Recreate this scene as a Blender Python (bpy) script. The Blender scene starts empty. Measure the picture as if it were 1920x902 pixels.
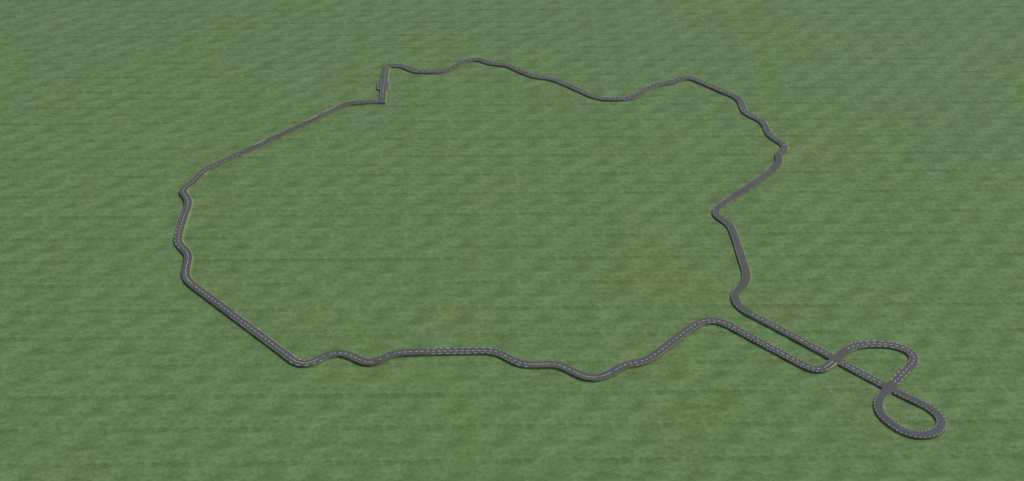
import bpy, math, random
from math import sin, cos, pi, radians
from mathutils import Vector, Matrix

random.seed(4)
S = bpy.context.scene
C = S.collection

# ------------------------------------------------------------------ camera
F_PX, W_PX, H_PX = 2090.0, 1920, 902       # focal length in photo pixels
HORIZON_V = 1569.0                          # horizon, pixels above the picture centre
PITCH = math.atan(HORIZON_V / F_PX)
CAM_H = 713.0

cam_d = bpy.data.cameras.new('camera')
cam = bpy.data.objects.new('camera', cam_d)
C.objects.link(cam)
cam.location = (0, 0, CAM_H)
cam.rotation_euler = (pi / 2 - PITCH, 0, 0)
cam_d.sensor_width = 36.0
cam_d.lens = 36.0 * F_PX / W_PX
cam_d.clip_start = 1.0
cam_d.clip_end = 60000.0
S.camera = cam


def survey(x, y, z=0.0):
    """photo pixel -> point on the level z"""
    X = (x - 960) / F_PX
    Y = -(y - 451) / F_PX
    dy = cos(PITCH) + Y * sin(PITCH)
    dz = -sin(PITCH) + Y * cos(PITCH)
    t = (CAM_H - z) / -dz
    return (X * t, dy * t)


# ------------------------------------------------------------------ nodes
class NT:
    def __init__(self, name):
        self.m = bpy.data.materials.new(name)
        self.m.use_nodes = True
        self.t = self.m.node_tree
        self.b = self.t.nodes['Principled BSDF']

    def n(self, kind, **kw):
        nd = self.t.nodes.new(kind)
        for k, v in kw.items():
            setattr(nd, k, v)
        return nd

    def set(self, sock, v):
        if isinstance(v, bpy.types.NodeSocket):
            self.t.links.new(v, sock)
        else:
            sock.default_value = v

    def math(self, op, a, b=0.0, c=0.0, clamp=False):
        nd = self.n('ShaderNodeMath', operation=op)
        nd.use_clamp = clamp
        self.set(nd.inputs[0], a)
        self.set(nd.inputs[1], b)
        self.set(nd.inputs[2], c)
        return nd.outputs[0]

    def noise(self, vec, scale, detail=3, rough=.5, w=None, dist=0.0):
        nd = self.n('ShaderNodeTexNoise')
        nd.noise_dimensions = '3D' if w is None else '4D'
        self.set(nd.inputs['Vector'], vec)
        if w is not None:
            self.set(nd.inputs['W'], w)
        nd.inputs['Scale'].default_value = scale
        nd.inputs['Detail'].default_value = detail
        nd.inputs['Roughness'].default_value = rough
        nd.inputs['Distortion'].default_value = dist
        return nd.outputs['Fac']

    def ramp(self, v, a, b, c=0.0, d=1.0, smooth=False):
        nd = self.n('ShaderNodeMapRange')
        nd.clamp = True
        if smooth:
            nd.interpolation_type = 'SMOOTHSTEP'
        self.set(nd.inputs['Value'], v)
        for k, q in zip(('From Min', 'From Max', 'To Min', 'To Max'), (a, b, c, d)):
            self.set(nd.inputs[k], q)
        return nd.outputs[0]

    def mix(self, f, a, b, mode='MIX'):
        nd = self.n('ShaderNodeMix', data_type='RGBA', blend_type=mode)
        self.set(nd.inputs[0], f)
        self.set(nd.inputs[6], a if not isinstance(a, tuple) else (*a, 1))
        self.set(nd.inputs[7], b if not isinstance(b, tuple) else (*b, 1))
        return nd.outputs[2]

    def xyz(self, x, y, z=0.0):
        nd = self.n('ShaderNodeCombineXYZ')
        for i, v in enumerate((x, y, z)):
            self.set(nd.inputs[i], v)
        return nd.outputs[0]

    def pos(self):
        g = self.n('ShaderNodeNewGeometry')
        s = self.n('ShaderNodeSeparateXYZ')
        self.t.links.new(g.outputs['Position'], s.inputs[0])
        return g.outputs['Position'], s.outputs[0], s.outputs[1]


TILE = 39.8        # the meadow is mown / sown in plots of this size
PHI = 0.0136


def grass_material(name, tint=None):
    T = NT(name)
    P, x, y = T.pos()
    # gently warped plot coordinates so the plots are never exactly alike
    wx = T.math('MULTIPLY', T.math('SUBTRACT', T.noise(P, .012, 2), .5), 9.0)
    wy = T.math('MULTIPLY', T.math('SUBTRACT', T.noise(T.xyz(y, x, 7.0), .014, 2), .5), 4.5)
    u = T.math('ADD', T.math('ADD', T.math('MULTIPLY', x, cos(PHI) / TILE),
                             T.math('MULTIPLY', y, sin(PHI) / TILE)), T.math('DIVIDE', wx, TILE))
    v = T.math('SUBTRACT', T.math('MULTIPLY', y, cos(PHI) / TILE),
               T.math('MULTIPLY', x, sin(PHI) / TILE))
    v = T.math('ADD', v, T.math('DIVIDE', wy, TILE * 1.6))
    v = T.math('SUBTRACT', v, .12)
    au = T.math('MULTIPLY', u, 2 * pi)
    av = T.math('MULTIPLY', v, 2 * pi)
    cu, su = T.math('COSINE', au), T.math('SINE', au)
    cv, sv = T.math('COSINE', av), T.math('SINE', av)

    def torus(ru, rv, seed, detail=2, rough=.5):
        vec = T.xyz(T.math('MULTIPLY_ADD', cu, ru, seed), T.math('MULTIPLY', su, ru),
                    T.math('MULTIPLY', cv, rv))
        return T.noise(vec, 1.0, detail, rough, w=T.math('MULTIPLY_ADD', sv, rv, seed * .37))

    coarse = torus(.42, .60, 3.1, 1)
    mid = torus(1.25, 1.6, 11.7, 2)
    fine = torus(3.4, 4.2, 23.3, 2, .6)
    free = T.noise(T.xyz(T.math('MULTIPLY', x, .05), T.math('MULTIPLY', y, .14)), 1.0, 4, .62)
    big = T.noise(P, .0042, 3, .5)
    # furrow at the edge of every plot: thin, wavering, broken
    wob = T.math('MULTIPLY', T.math('SUBTRACT', torus(1.0, .05, 41.0, 2), .5), .16)
    fr = T.math('FRACT', T.math('ADD', T.math('ADD', v, wob), 100.5))
    dist = T.math('SUBTRACT', fr, .5)
    line = T.math('SUBTRACT', 1.0, T.ramp(T.math('ABSOLUTE', dist), .006, .060, smooth=True))
    below = T.math('MULTIPLY', T.ramp(dist, -.27, -.02), T.math('LESS_THAN', dist, 0.0))
    brk = T.math('ADD', T.math('MULTIPLY', T.ramp(torus(.7, .1, 57.0, 1), .36, .60), .45),
                 T.math('MULTIPLY', T.ramp(T.noise(T.xyz(T.math('MULTIPLY', x, .022), T.math('MULTIPLY', y, .03), 3.0), 1.0, 2), .38, .62), .65))
    fr2 = T.math('SUBTRACT', T.math('FRACT', T.math('ADD', T.math('ADD', v, wob), 100.0)), .5)
    half = T.math('SUBTRACT', 1.0, T.ramp(T.math('ABSOLUTE', T.math('ADD', fr2, .04)), .01, .07, smooth=True))
    sa, ca = sin(radians(37)), cos(radians(37))
    du = T.math('ADD', T.math('MULTIPLY', x, ca), T.math('MULTIPLY', y, sa))
    dv = T.math('SUBTRACT', T.math('MULTIPLY', y, ca), T.math('MULTIPLY', x, sa))
    swathe = T.noise(T.xyz(T.math('MULTIPLY', du, .012), T.math('MULTIPLY', dv, .045), 5.0), 1.0, 3, .55)
    lv = T.math('MULTIPLY', T.math('SUBTRACT', swathe, .5), .60)
    lv = T.math('ADD', lv, T.math('MULTIPLY', T.math('SUBTRACT', coarse, .5), .9))
    lv = T.math('ADD', lv, T.math('MULTIPLY', T.math('SUBTRACT', mid, .5), 1.7))
    lv = T.math('ADD', lv, T.math('MULTIPLY', T.math('SUBTRACT', fine, .5), 1.5))
    lv = T.math('ADD', lv, T.math('MULTIPLY', T.math('SUBTRACT', free, .5), 1.1))
    lv = T.math('SUBTRACT', lv, T.math('MULTIPLY', T.math('MULTIPLY', line, brk), .50))
    lv = T.math('SUBTRACT', lv, T.math('MULTIPLY', T.math('MULTIPLY', below, brk), .42))
    lv = T.math('SUBTRACT', lv, T.math('MULTIPLY', T.math('MULTIPLY', half, T.ramp(mid, .40, .60)), .28))
    # drilled rows run obliquely through the plots
    dg = T.math('SINE', T.math('ADD', T.math('SUBTRACT', au, av), T.math('MULTIPLY', free, 3.5)))
    lv = T.math('ADD', lv, T.math('MULTIPLY', dg, T.ramp(swathe, .30, .62, .09, .19)))
    lv = T.math('ADD', lv, .55, clamp=True)
    col = T.mix(lv, (.0560, .1030, .0340), (.1000, .1720, .0700))
    # slow drift between bluish and yellowish green
    cool = T.mix(T.ramp(big, .38, .62), (1.035, 1.0, .97), (1.01, 1.0, 1.05))
    col = T.mix(1.0, col, cool, 'MULTIPLY')
    col = T.mix(T.ramp(y, 850, 1500), T.mix(1.0, col, (1.035, .98, .975), 'MULTIPLY'),  # distance haze painted into the grass colour: bluer farther away
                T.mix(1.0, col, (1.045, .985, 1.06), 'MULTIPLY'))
    # dry, trodden patches
    dry = None
    for px, py, r, k in ((850, 592, 45, .55), (1220, 525, 60, .5), (1470, 580, 45, .5), (1530, 282, 60, .5),
                         (700, 240, 60, .0), (1050, 180, 40, .4), (560, 600, 40, .25), (1440, 675, 22, .5),
                         (1620, 745, 45, .35), (390, 385, 25, .5), (1265, 780, 40, .4), (140, 885, 40, .4),
                         (1240, 690, 40, .2), (1560, 735, 20, .4), (1650, 800, 30, .3)):
        gx, gy = survey(px, py)
        dx = T.math('DIVIDE', T.math('SUBTRACT', x, gx), r * 1.3)
        dy = T.math('DIVIDE', T.math('SUBTRACT', y, gy), r * .7)
        d = T.math('SQRT', T.math('ADD', T.math('MULTIPLY', dx, dx), T.math('MULTIPLY', dy, dy)))
        d = T.math('ADD', d, T.math('MULTIPLY', T.math('SUBTRACT', free, .5), 1.5))
        s = T.math('MULTIPLY', T.ramp(d, 1.0, .2, smooth=True), k)
        dry = s if dry is None else T.math('MAXIMUM', dry, s)
    spot = T.math('MULTIPLY', T.ramp(T.noise(T.xyz(x, y, 90.0), .011, 3), .60, .72), .35)
    dry = T.math('MAXIMUM', dry, spot)
    col = T.mix(dry, col, T.mix(1.0, col, (1.17, .93, .88), 'MULTIPLY'))
    if tint:
        col = T.mix(1.0, col, tint, 'MULTIPLY')
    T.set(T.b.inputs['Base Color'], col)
    T.b.inputs['Roughness'].default_value = .95
    T.b.inputs['Specular IOR Level'].default_value = .08
    return T.m


def asphalt_material():
    T = NT('asphalt')
    P, x, y = T.pos()
    a = T.noise(P, .011, 3, .55)
    b = T.noise(T.xyz(y, x, 31.0), .016, 3, .55)
    c = T.noise(P, .35, 3, .6)
    col = T.mix(T.ramp(a, .36, .64), (.0600, .0580, .0560), (.0555, .0575, .0605))
    col = T.mix(T.math('MULTIPLY', T.ramp(b, .56, .70), .6), col, (.0520, .0605, .0580))
    col = T.mix(T.ramp(c, .25, .75), T.mix(1.0, col, (.90, .90, .90), 'MULTIPLY'), T.mix(1.0, col, (1.10, 1.10, 1.10), 'MULTIPLY'))
    uv = T.n('ShaderNodeUVMap', uv_map='lane')
    sp = T.n('ShaderNodeSeparateXYZ')
    T.t.links.new(uv.outputs[0], sp.inputs[0])
    ax = T.math('ABSOLUTE', sp.outputs[0])                  # metres from the centre line
    edge = T.ramp(T.math('ADD', ax, T.math('MULTIPLY', c, .5)), 3.35, 4.1)
    wheel = T.math('ABSOLUTE', T.math('SUBTRACT', T.math('ABSOLUTE', T.math('SUBTRACT', ax, 1.85)), .80))
    wheel = T.math('MULTIPLY', T.ramp(wheel, .45, .05, smooth=True), .35)
    lane = T.noise(T.xyz(T.math('MULTIPLY', sp.outputs[0], .16), T.math('MULTIPLY', sp.outputs[1], .018)), 1.0, 3, .6)
    col = T.mix(T.ramp(lane, .30, .70), T.mix(1.0, col, (.88, .88, .88), 'MULTIPLY'), T.mix(1.0, col, (1.10, 1.10, 1.10), 'MULTIPLY'))
    col = T.mix(wheel, col, T.mix(1.0, col, (.86, .86, .87), 'MULTIPLY'))
    col = T.mix(T.math('MULTIPLY', edge, .75), col, (.040, .045, .036))
    T.set(T.b.inputs['Base Color'], col)
    T.b.inputs['Roughness'].default_value = .9
    T.b.inputs['Specular IOR Level'].default_value = .2
    return T.m


def paint_material():
    T = NT('road_paint')
    P, x, y = T.pos()
    w = T.noise(P, .6, 3, .6)
    T.set(T.b.inputs['Base Color'], T.mix(T.ramp(w, .3, .7), (.34, .36, .35), (.64, .66, .63)))
    T.b.inputs['Roughness'].default_value = .7
    return T.m


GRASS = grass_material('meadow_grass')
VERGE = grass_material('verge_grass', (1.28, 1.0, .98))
ASPHALT = asphalt_material()
PAINT = paint_material()


def mesh_obj(name, verts, faces, mat, parent=None, smooth=False, **props):
    me = bpy.data.meshes.new(name)
    me.from_pydata(verts, [], faces)
    me.materials.append(mat)
    if smooth:
        me.polygons.foreach_set('use_smooth', [True] * len(me.polygons))
    me.update()
    o = bpy.data.objects.new(name, me)
    C.objects.link(o)
    if parent:
        o.parent = parent
    for k, v in props.items():
        o[k] = v
    return o


# ------------------------------------------------------------------ ground
def axis(lo, hi, fine_lo, fine_hi, step):
    a = [lo, lo / 2 if lo < 0 else lo]
    a = [lo]
    v = fine_lo
    while v <= fine_hi:
        a.append(v)
        v += step
    a.append(hi)
    return a


gx = axis(-25000, 25000, -1200, 1200, 100)
gy = axis(-20000, 30000, 300, 2400, 100)
gv = [(a, b, 0) for b in gy for a in gx]
nx = len(gx)
gf = [(j * nx + i, j * nx + i + 1, (j + 1) * nx + i + 1, (j + 1) * nx + i)
      for j in range(len(gy) - 1) for i in range(nx - 1)]
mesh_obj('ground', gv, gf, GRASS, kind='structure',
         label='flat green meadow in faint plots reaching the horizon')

# ------------------------------------------------------------------ route
ROAD_Z = 1.9
# surveyed centre line (x, y, markings from here on).
# c/C/S sparse / dashed / solid centre line, l/L/W left edge, r/R right edge
ROUTE = [
    (715.6, 192.5, ''), (717.2, 184, 'Clr'), (719.8, 161, 'Clr'), (721.8, 143, 'Clr'), (723.3, 130.5, 'Cr'),
    (724.8, 124.4, 'c'), (728.6, 122.4, 'c'), (740, 122.2, 'cr'), (751.7, 122.8, 'cr'), (760, 125.2, 'cr'),
    (770, 130, 'cr'), (781.7, 133.6, 'c'), (798.3, 134, 'C'), (820, 133.8, 'Cr'), (833.3, 132.3, 'Cr'),
    (845, 128.7, 'c'), (856.7, 122.5, 'cr'), (870, 115.8, ''), (880, 111.9, 'c'), (890, 110.4, 'c'),
    (900, 111, ''), (910, 115, ''), (920, 118.3, 'c'), (930, 119.6, 'c'), (940, 120, ''), (950, 121.5, 'c'),
    (961.7, 126, 'c'), (976.7, 133.3, ''), (990, 138.7, 'clr'), (1001.7, 142.5, 'clr'), (1013.3, 144.2, 'Cr'),
    (1026.7, 145.3, 'clr'), (1040, 148.5, 'clr'), (1056.7, 155, 'clr'), (1073.3, 162.5, 'clr'),
    (1090, 170, 'clr'), (1106.7, 177.5, 'cr'), (1120, 182.5, 'clr'), (1131.7, 184.7, 'cL'), (1148.3, 185.2, 'CL'),
    (1168.3, 184.7, 'cLr'), (1181.7, 183, 'cr'), (1195, 178.3, 'cr'), (1206.7, 171.7, 'cr'),
    (1220, 163.3, 'Lr'), (1230, 158.3, 'clr'), (1240, 155.6, 'clr'), (1253.3, 155, 'cr'), (1265, 152.3, 'c'),
    (1275, 147.7, 'c'), (1286.7, 145, 'C'), (1296.7, 145.8, 'c'), (1323.3, 157, 'C'), (1356.7, 171.6, 'c'),
    (1371.7, 177.5, ''), (1381.7, 182.5, ''), (1387.5, 188.3, 'c'), (1390.8, 196.7, 'cr'), (1393.3, 204.2, 'clr'),
    (1398.3, 210.8, 'Cr'), (1406.7, 215.8, 'Cr'), (1416.7, 220, 'CLr'), (1425, 224.2, 'Cr'), (1432.5, 230, 'Lr'),
    (1436.7, 237.5, 'Lr'), (1440.6, 248.3, 'clr'), (1449.0, 257.3, 'cr'), (1460.5, 264.5, ''), (1469.4, 269.7, 'CLr'),
    (1473, 274.5, 'Lr'), (1471.6, 281.2, 'c'), (1460.6, 286.9, ''), (1458.6, 293.0, ''), (1462.3, 301.2, ''),
    (1455.5, 310.8, ''), (1447.5, 319.8, ''), (1431.5, 331.4, ''), (1391.6, 358, ''), (1371.7, 371.3, 'lr'),
    (1355.7, 382, 'lr'), (1345.7, 389.6, 'LR'), (1341.3, 396.8, 'LR'), (1343.7, 403.6, 'R'), (1352, 409.6, 'lR'),
    (1362, 415.6, 'r'), (1370.3, 423.2, 'lR'), (1376.3, 436.6, 'lr'), (1384.0, 461, 'r'),
    (1391.4, 485.4, 'r'), (1398.5, 506.5, 'R'), (1400.3, 517, 'R'), (1398.3, 526.8, ''), (1390.8, 536.6, 'R'),
    (1381.9, 545.4, 'R'), (1377.6, 554.9, 'R'), (1379, 563.8, 'R'), (1386.3, 573.6, 'R'), (1398.5, 582.6, 'R'),
    (1407, 587.3, 'Cl'), (1462.5, 616.0, 'Cl'), (1518.8, 646.5, 'Cl'), (1552, 664.4, 'l'), (1559, 668.3, ''),
    (1575.5, 677.3, 'Clr'), (1613, 697.9, 'Clr'), (1656, 720.4, ''), (1679, 732.2, 'lr'), (1719.4, 751.4, 'lr'),
    (1744, 763.4, 'LR'), (1758, 774.2, 'LR'), (1766.6, 787, 'LR'), (1766.8, 798, 'LR'), (1757.5, 808, 'LR'),
    (1741.6, 814, 'LR'), (1724.7, 815.3, 'LR'), (1706.1, 812.2, 'lR'), (1687.4, 804.2, 'lR'), (1668.8, 791.5, 'LR'),
    (1654.2, 778.0, 'LR'), (1646.4, 764.5, 'LR'), (1647.6, 750.5, 'LR'), (1657.5, 736.5, ''), (1675.5, 718, 'CLR'),
    (1700.7, 692.2, 'Cl'), (1712.7, 679.2, 'Clr'), (1715.9, 670, 'Clr'), (1710, 660.8, 'Clr'), (1695.4, 652.4, 'Clr'),
    (1676.8, 646.7, 'CLr'), (1660.9, 644.6, 'CLR'), (1639.6, 644.2, 'CLR'), (1615.6, 645.2, 'Clr'),
    (1599.7, 648.3, 'Clr'), (1587.4, 654.8, ''), (1574.1, 666.0, ''), (1563.4, 676.3, 'SW'), (1551.8, 686.4, 'SL'),
    (1541, 691.5, 'Clr'), (1531.0, 692.6, 'Clr'), (1517.6, 688.9, 'Clr'), (1500, 680, 'Clr'),
    (1415.6, 634.9, 'Clr'), (1387.5, 619.8, 'Clr'), (1372.5, 611.6, 'Cl'), (1359.4, 605, 'Cl'),
    (1346.3, 600.9, 'CL'), (1331.3, 599.2, 'CL'), (1318.1, 600.9, 'Cl'), (1305, 607.2, 'Cl'), (1290, 617.6, 'Cl'),
    (1275, 629, 'Cl'), (1237.5, 657.8, 'Cl'), (1224.4, 667.8, 'Cl'), (1211.3, 674.9, 'cl'), (1196.4, 679.4, 'CL'),
    (1180.6, 680.9, 'C'), (1168.7, 684.6, 'C'), (1152.9, 694.0, 'S'), (1137, 702.7, 'S'), (1123.2, 707, 'S'),
    (1109.4, 708.2, 'S'), (1095.5, 705.5, 'S'), (1079.7, 698.6, 'C'), (1063.8, 690.0, 'C'), (1050, 683.7, 'C'),
    (1038, 682.3, 'S'), (1018.3, 682.4, 'S'), (990.6, 683.2, 'CL'), (978.7, 681.4, 'CL'), (964.9, 676.0, 'Clr'),
    (949, 667.5, 'Clr'), (935.2, 660.6, 'Clr'), (923.3, 657.4, 'CLR'), (909.5, 656.8, 'CLR'), (860, 657.6, 'CLR'),
    (800, 658.8, 'C'), (776.7, 659.3, 'C'), (746.7, 660.6, 'c'), (735, 663, 'c'), (723.3, 668.1, 'c'),
    (710, 675.0, 'c'), (698.3, 679.2, 'C'), (688.3, 679.7, 'c'), (676.7, 675.9, 'C'), (663.3, 668.9, 'C'),
    (651.7, 663.3, 'C'), (640, 660.8, 'C'), (626.7, 661.2, 'c'), (615, 664.2, 'c'), (603.3, 669.2, 'SL'),
    (590, 676.5, 'SLr'), (577.3, 680.8, 'SLR'), (566.2, 681.8, 'SLR'), (555.6, 678.7, 'SLR'), (545, 671.2, 'Clr'),
    (526.3, 656.4, 'Clr'), (433.2, 587.0, 'C'), (363.3, 534.7, 'S'), (352.0, 524.5, 'S'),
    (347.3, 514.2, 'S'), (348.6, 503.2, 'S'), (351.9, 491.6, 'S'), (353.9, 481.6, 'S'), (351.1, 472.9, 'C'),
    (343.2, 464.3, 'CL'), (335.4, 457, 'CL'), (333.3, 448.4, 'CL'), (337.5, 429.7, 'Cl'), (344.7, 406.2, 'Cl'),
    (352.0, 386.5, 'C'), (353.9, 376.9, 'C'), (349.6, 368.2, 'C'), (342.2, 360.8, 'C'), (342.0, 355.3, 'C'),
    (349.4, 349.3, 'C'), (360.5, 342.5, 'C'), (369.2, 334, 'C'), (375.5, 325.8, 'C'), (384.5, 317.6, 'C'),
    (403.7, 308.8, 'C'), (444.4, 289.8, 'c'), (462, 281.8, ''), (479, 274.2, 'W'), (501, 264.1, ''),
    (578, 228.3, 'W'), (600, 217.6, ''), (610, 212.7, 'W'), (632, 202.4, ''), (643.3, 197.2, ''),
    (654.4, 193.4, ''), (669.4, 191.0, 'clr'), (688.1, 190.1, 'clr'), (700, 189.6, 'clr'), (721.0, 189.2, ''),
]

ROUTE = [(x, y, f.replace('L', 'l').replace('R', 'r')
          if (x > 1600 and y > 730) or (1340 < x < 1402 and 380 < y < 592) else f) for x, y, f in ROUTE]
pts, fl = [], []
for i in range(len(ROUTE) - 1):
    a = Vector(survey(ROUTE[i][0], ROUTE[i][1], ROAD_Z))
    b = Vector(survey(ROUTE[i + 1][0], ROUTE[i + 1][1], ROAD_Z))
    n = max(1, round((b - a).length / 1.0))
    for k in range(n):
        pts.append(a.lerp(b, k / n))
        fl.append(ROUTE[i][2])
pts.append(b)
fl.append('')
N = len(pts)
SIG = 4.3
R = 18
ker = [math.exp(-.5 * (k / SIG) ** 2) for k in range(-R, R + 1)]
sm = []
for i in range(N):
    m = min(R, i, N - 1 - i)
    acc = Vector((0, 0))
    w = 0
    for k in range(-m, m + 1):
        g = ker[k + R]
        acc += pts[i + k] * g
        w += g
    sm.append(acc / w)
pts = sm

nor = []
for i in range(N):
    a = pts[max(0, i - 2)]
    b = pts[min(N - 1, i + 2)]
    t = (b - a).normalized()
    nor.append(Vector((-t.y, t.x)))           # left of travel

# where the road crosses itself the later pass lies a few centimetres higher
Z = [ROAD_Z] * N
for cx, cy in ((1569, 673.5), (1667.5, 726.3)):
    c = Vector(survey(cx, cy, ROAD_Z))
    for i in range(N):
        d = (pts[i] - c).length
        if d < 45 and i > N * .47:
            Z[i] = max(Z[i], ROAD_Z + .05 * min(1.0, (45 - d) / 20))
late = [i for i in range(N) if Z[i] > ROAD_Z]
HALF = 3.85
HW = [HALF] * N


def ribbon(offs, stride=2):
    """cross-section strips: offs = list of (offset, dz or absolute z)"""
    idx = list(range(0, N, stride))
    if idx[-1] != N - 1:
        idx.append(N - 1)
    V, Fc = [], []
    m = len(offs)
    for i in idx:
        for o, zf in offs:
            p = pts[i] + nor[i] * o
            V.append((p.x, p.y, zf(i)))
    for j in range(len(idx) - 1):
        for q in range(m - 1):
            Fc.append((j * m + q, j * m + q + 1, (j + 1) * m + q + 1, (j + 1) * m + q))
    return V, Fc


zr = lambda i: Z[i]
zc = lambda i: Z[i] + .06
V, Fc = ribbon([(-HALF, zr), (0, zc), (HALF, zr)])
Fc = [f[::-1] for f in Fc]
road = mesh_obj('road', V, Fc, ASPHALT, kind='structure',
                label='winding grey asphalt circuit road with two crossings')

uvl = road.data.uv_layers.new(name='lane')
for lp in road.data.loops:
    row, colm = divmod(lp.vertex_index, 3)
    uvl.data[lp.index].uv = ((colm - 1) * HALF, row * 2.0)

# embankment: steep grass slopes from the road edge down to the meadow
SL = 1.45
V, Fc = [], []
for sgn in (-1, 1):
    v, f = ribbon([(sgn * (HALF), lambda i: Z[i] - .012), (sgn * (HALF + .12), lambda i: Z[i] - .03),
                   (sgn * (HALF + SL * .55), lambda i: ROAD_Z * .50), (sgn * (HALF + SL), lambda i: .12),
                   (sgn * (HALF + SL + .5), lambda i: -.05)])
    if sgn > 0:
        f = [q[::-1] for q in f]
    b0 = len(V)
    V += v
    Fc += [tuple(b0 + q for q in ff) for ff in f]
# end caps at the square corner by the lay-bys
for i, s in ((0, -1), (N - 1, 1)):
    t = Vector((nor[i].y, -nor[i].x)) * s
    p0, p1 = pts[i] - nor[i] * HALF, pts[i] + nor[i] * HALF
    b0 = len(V)
    for p, o, z in ((p0, 0, ROAD_Z - .012), (p1, 0, ROAD_Z - .012), (p1, SL, .05), (p0, SL, .05)):
        q = p + t * o
        V.append((q.x, q.y, z))
    Fc.append((b0, b0 + 1, b0 + 2, b0 + 3) if s < 0 else (b0 + 3, b0 + 2, b0 + 1, b0))
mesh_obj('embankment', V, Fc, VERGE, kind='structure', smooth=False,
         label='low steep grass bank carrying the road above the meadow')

# ------------------------------------------------------------------ lay-bys


def s_at(py):
    best, bi = 1e9, 0
    for i in range(0, N // 8):
        w = survey(720, py, ROAD_Z)[1]
        if abs(pts[i].y - w) < best:
            best, bi = abs(pts[i].y - w), i
    return bi


def lay_by(side, ya, yb, depth, label):
    i0, i1 = s_at(ya), s_at(yb)
    idx = list(range(i0, i1 + 1))
    prof = []
    for i in idx:
        t = (i - i0) / max(1, i1 - i0)
        prof.append(depth * min(1.0, min(t, 1 - t) / .16))
    V, Fc, v2, f2 = [], [], [], []
    E = []
    for k, i in enumerate(idx):
        a = pts[i] + nor[i] * side * (HALF - .3)
        b = pts[i] + nor[i] * side * (HALF + prof[k] + .02)
        c = pts[i] + nor[i] * side * (HALF + prof[k] + .12)
        d = pts[i] + nor[i] * side * (HALF + prof[k] + SL)
        V += [(a.x, a.y, ROAD_Z + .012), (b.x, b.y, ROAD_Z + .012)]
        v2 += [(b.x, b.y, ROAD_Z + .004), (c.x, c.y, ROAD_Z - .02), (d.x, d.y, -.02)]
        E.append(pts[i] + nor[i] * side * (HALF + prof[k] - .45))
        if k:
            q = 2 * (k - 1)
            fa = (q, q + 1, q + 3, q + 2)
            Fc.append(fa if side < 0 else fa[::-1])
            for h in (0, 1):
                q = 3 * (k - 1) + h
                fa = (q, q + 1, q + 4, q + 3)
                f2.append(fa if side < 0 else fa[::-1])
    o = mesh_obj('lay_by', V, Fc, ASPHALT, kind='structure', label=label)
    mesh_obj('bank', v2, f2, VERGE, parent=o)
    # broken white edge line
    LV, LF = [], []
    k = 2
    while k + 3 < len(E) - 1:
        for j in range(k, k + 3):
            a, b = E[j], E[j + 1]
            nn = Vector((-(b - a).y, (b - a).x)).normalized() * .13
            b0 = len(LV)
            LV += [(*(a - nn), ROAD_Z + .03), (*(b - nn), ROAD_Z + .03), (*(b + nn), ROAD_Z + .03), (*(a + nn), ROAD_Z + .03)]
            LF.append((b0, b0 + 1, b0 + 2, b0 + 3))
        k += 5
    mesh_obj('edge_line', LV, LF, PAINT, parent=o)


lay_by(1, 168, 150.5, 5.0, 'larger asphalt lay-by on the left side of the short straight')
lay_by(-1, 170, 153.5, 3.0, 'narrow asphalt lay-by on the right side of the short straight')

# ------------------------------------------------------------------ markings
EDGE = HALF - .22
SPEC = {   # char: (offset, dash, period, half width)
    'c': (0, 1.8, 8.0, .15), 'C': (0, 2.6, 5.4, .15), 'S': (0, 14.0, 15.0, .12),
    'l': (EDGE, 1.3, 3.6, .12), 'L': (EDGE, 3.2, 6.6, .14), 'W': (EDGE, 1e9, 1e9, .17),
    'r': (-EDGE, 1.3, 3.6, .12), 'R': (-EDGE, 3.2, 6.6, .14),
}


def cross_clear(i):
    """no paint inside the two crossings"""
    for c, rad in CLEAR:
        if (pts[i] - c).length < rad:
            return False
    return True


CLEAR = []
lines = {'centre_line': ([], []), 'edge_line': ([], [])}
for ch, (off, dash, per, hw) in SPEC.items():
    V, Fc = lines['centre_line' if off == 0 else 'edge_line']
    i = 0
    while i < N - 1:
        if ch not in fl[i]:
            i += 1
            continue
        j = i
        while j < N - 1 and ch in fl[j]:
            j += 1
        s = float(i) + (0 if per > 1e6 else random.uniform(0, .3) * per)
        while s < j:
            e = min(s + dash * random.uniform(.85, 1.15), j)
            # sample dash
            st = []
            q = s
            while q < e:
                st.append(q)
                q += 1.0
            st.append(e)
            base = len(V)
            for q in st:
                k = min(int(q), N - 2)
                f = q - k
                p = pts[k].lerp(pts[k + 1], f)
                nn = nor[k].lerp(nor[k + 1], f).normalized()
                z = Z[k] + .06 * (1 - abs(off) / HALF) + .02
                for sg in (-1, 1):
                    w = p + nn * (off + sg * hw)
                    V.append((w.x, w.y, z))
            for k in range(len(st) - 1):
                a = base + 2 * k
                Fc.append((a + 1, a, a + 2, a + 3))
            s += per if per < 1e6 else 1e9
        i = j
for nm, (V, Fc) in lines.items():
    mesh_obj(nm, V, Fc, PAINT, parent=road)

# ------------------------------------------------------------------ light
SUN_EL, SUN_AZ = radians(44), radians(48)       # azimuth clockwise from +Y
d = Vector((sin(SUN_AZ) * cos(SUN_EL), cos(SUN_AZ) * cos(SUN_EL), sin(SUN_EL)))
sd = bpy.data.lights.new('sun', 'SUN')
sd.energy = 5.0
sd.angle = radians(.5)
sd.color = (1.0, .955, .89)
so = bpy.data.objects.new('sun', sd)
so.rotation_euler = d.to_track_quat('Z', 'Y').to_euler()
so.location = (300, 1200, 400)
C.objects.link(so)

w = bpy.data.worlds.new('World')
S.world = w
w.use_nodes = True
nt = w.node_tree
sky = nt.nodes.new('ShaderNodeTexSky')
sky.sky_type = 'NISHITA'
sky.sun_disc = False
sky.sun_elevation = SUN_EL
sky.sun_rotation = SUN_AZ
nt.links.new(sky.outputs[0], nt.nodes['Background'].inputs[0])
nt.nodes['Background'].inputs[1].default_value = .13

S.view_settings.view_transform = 'Standard'
S.view_settings.look = 'None'
S.view_settings.exposure = 0
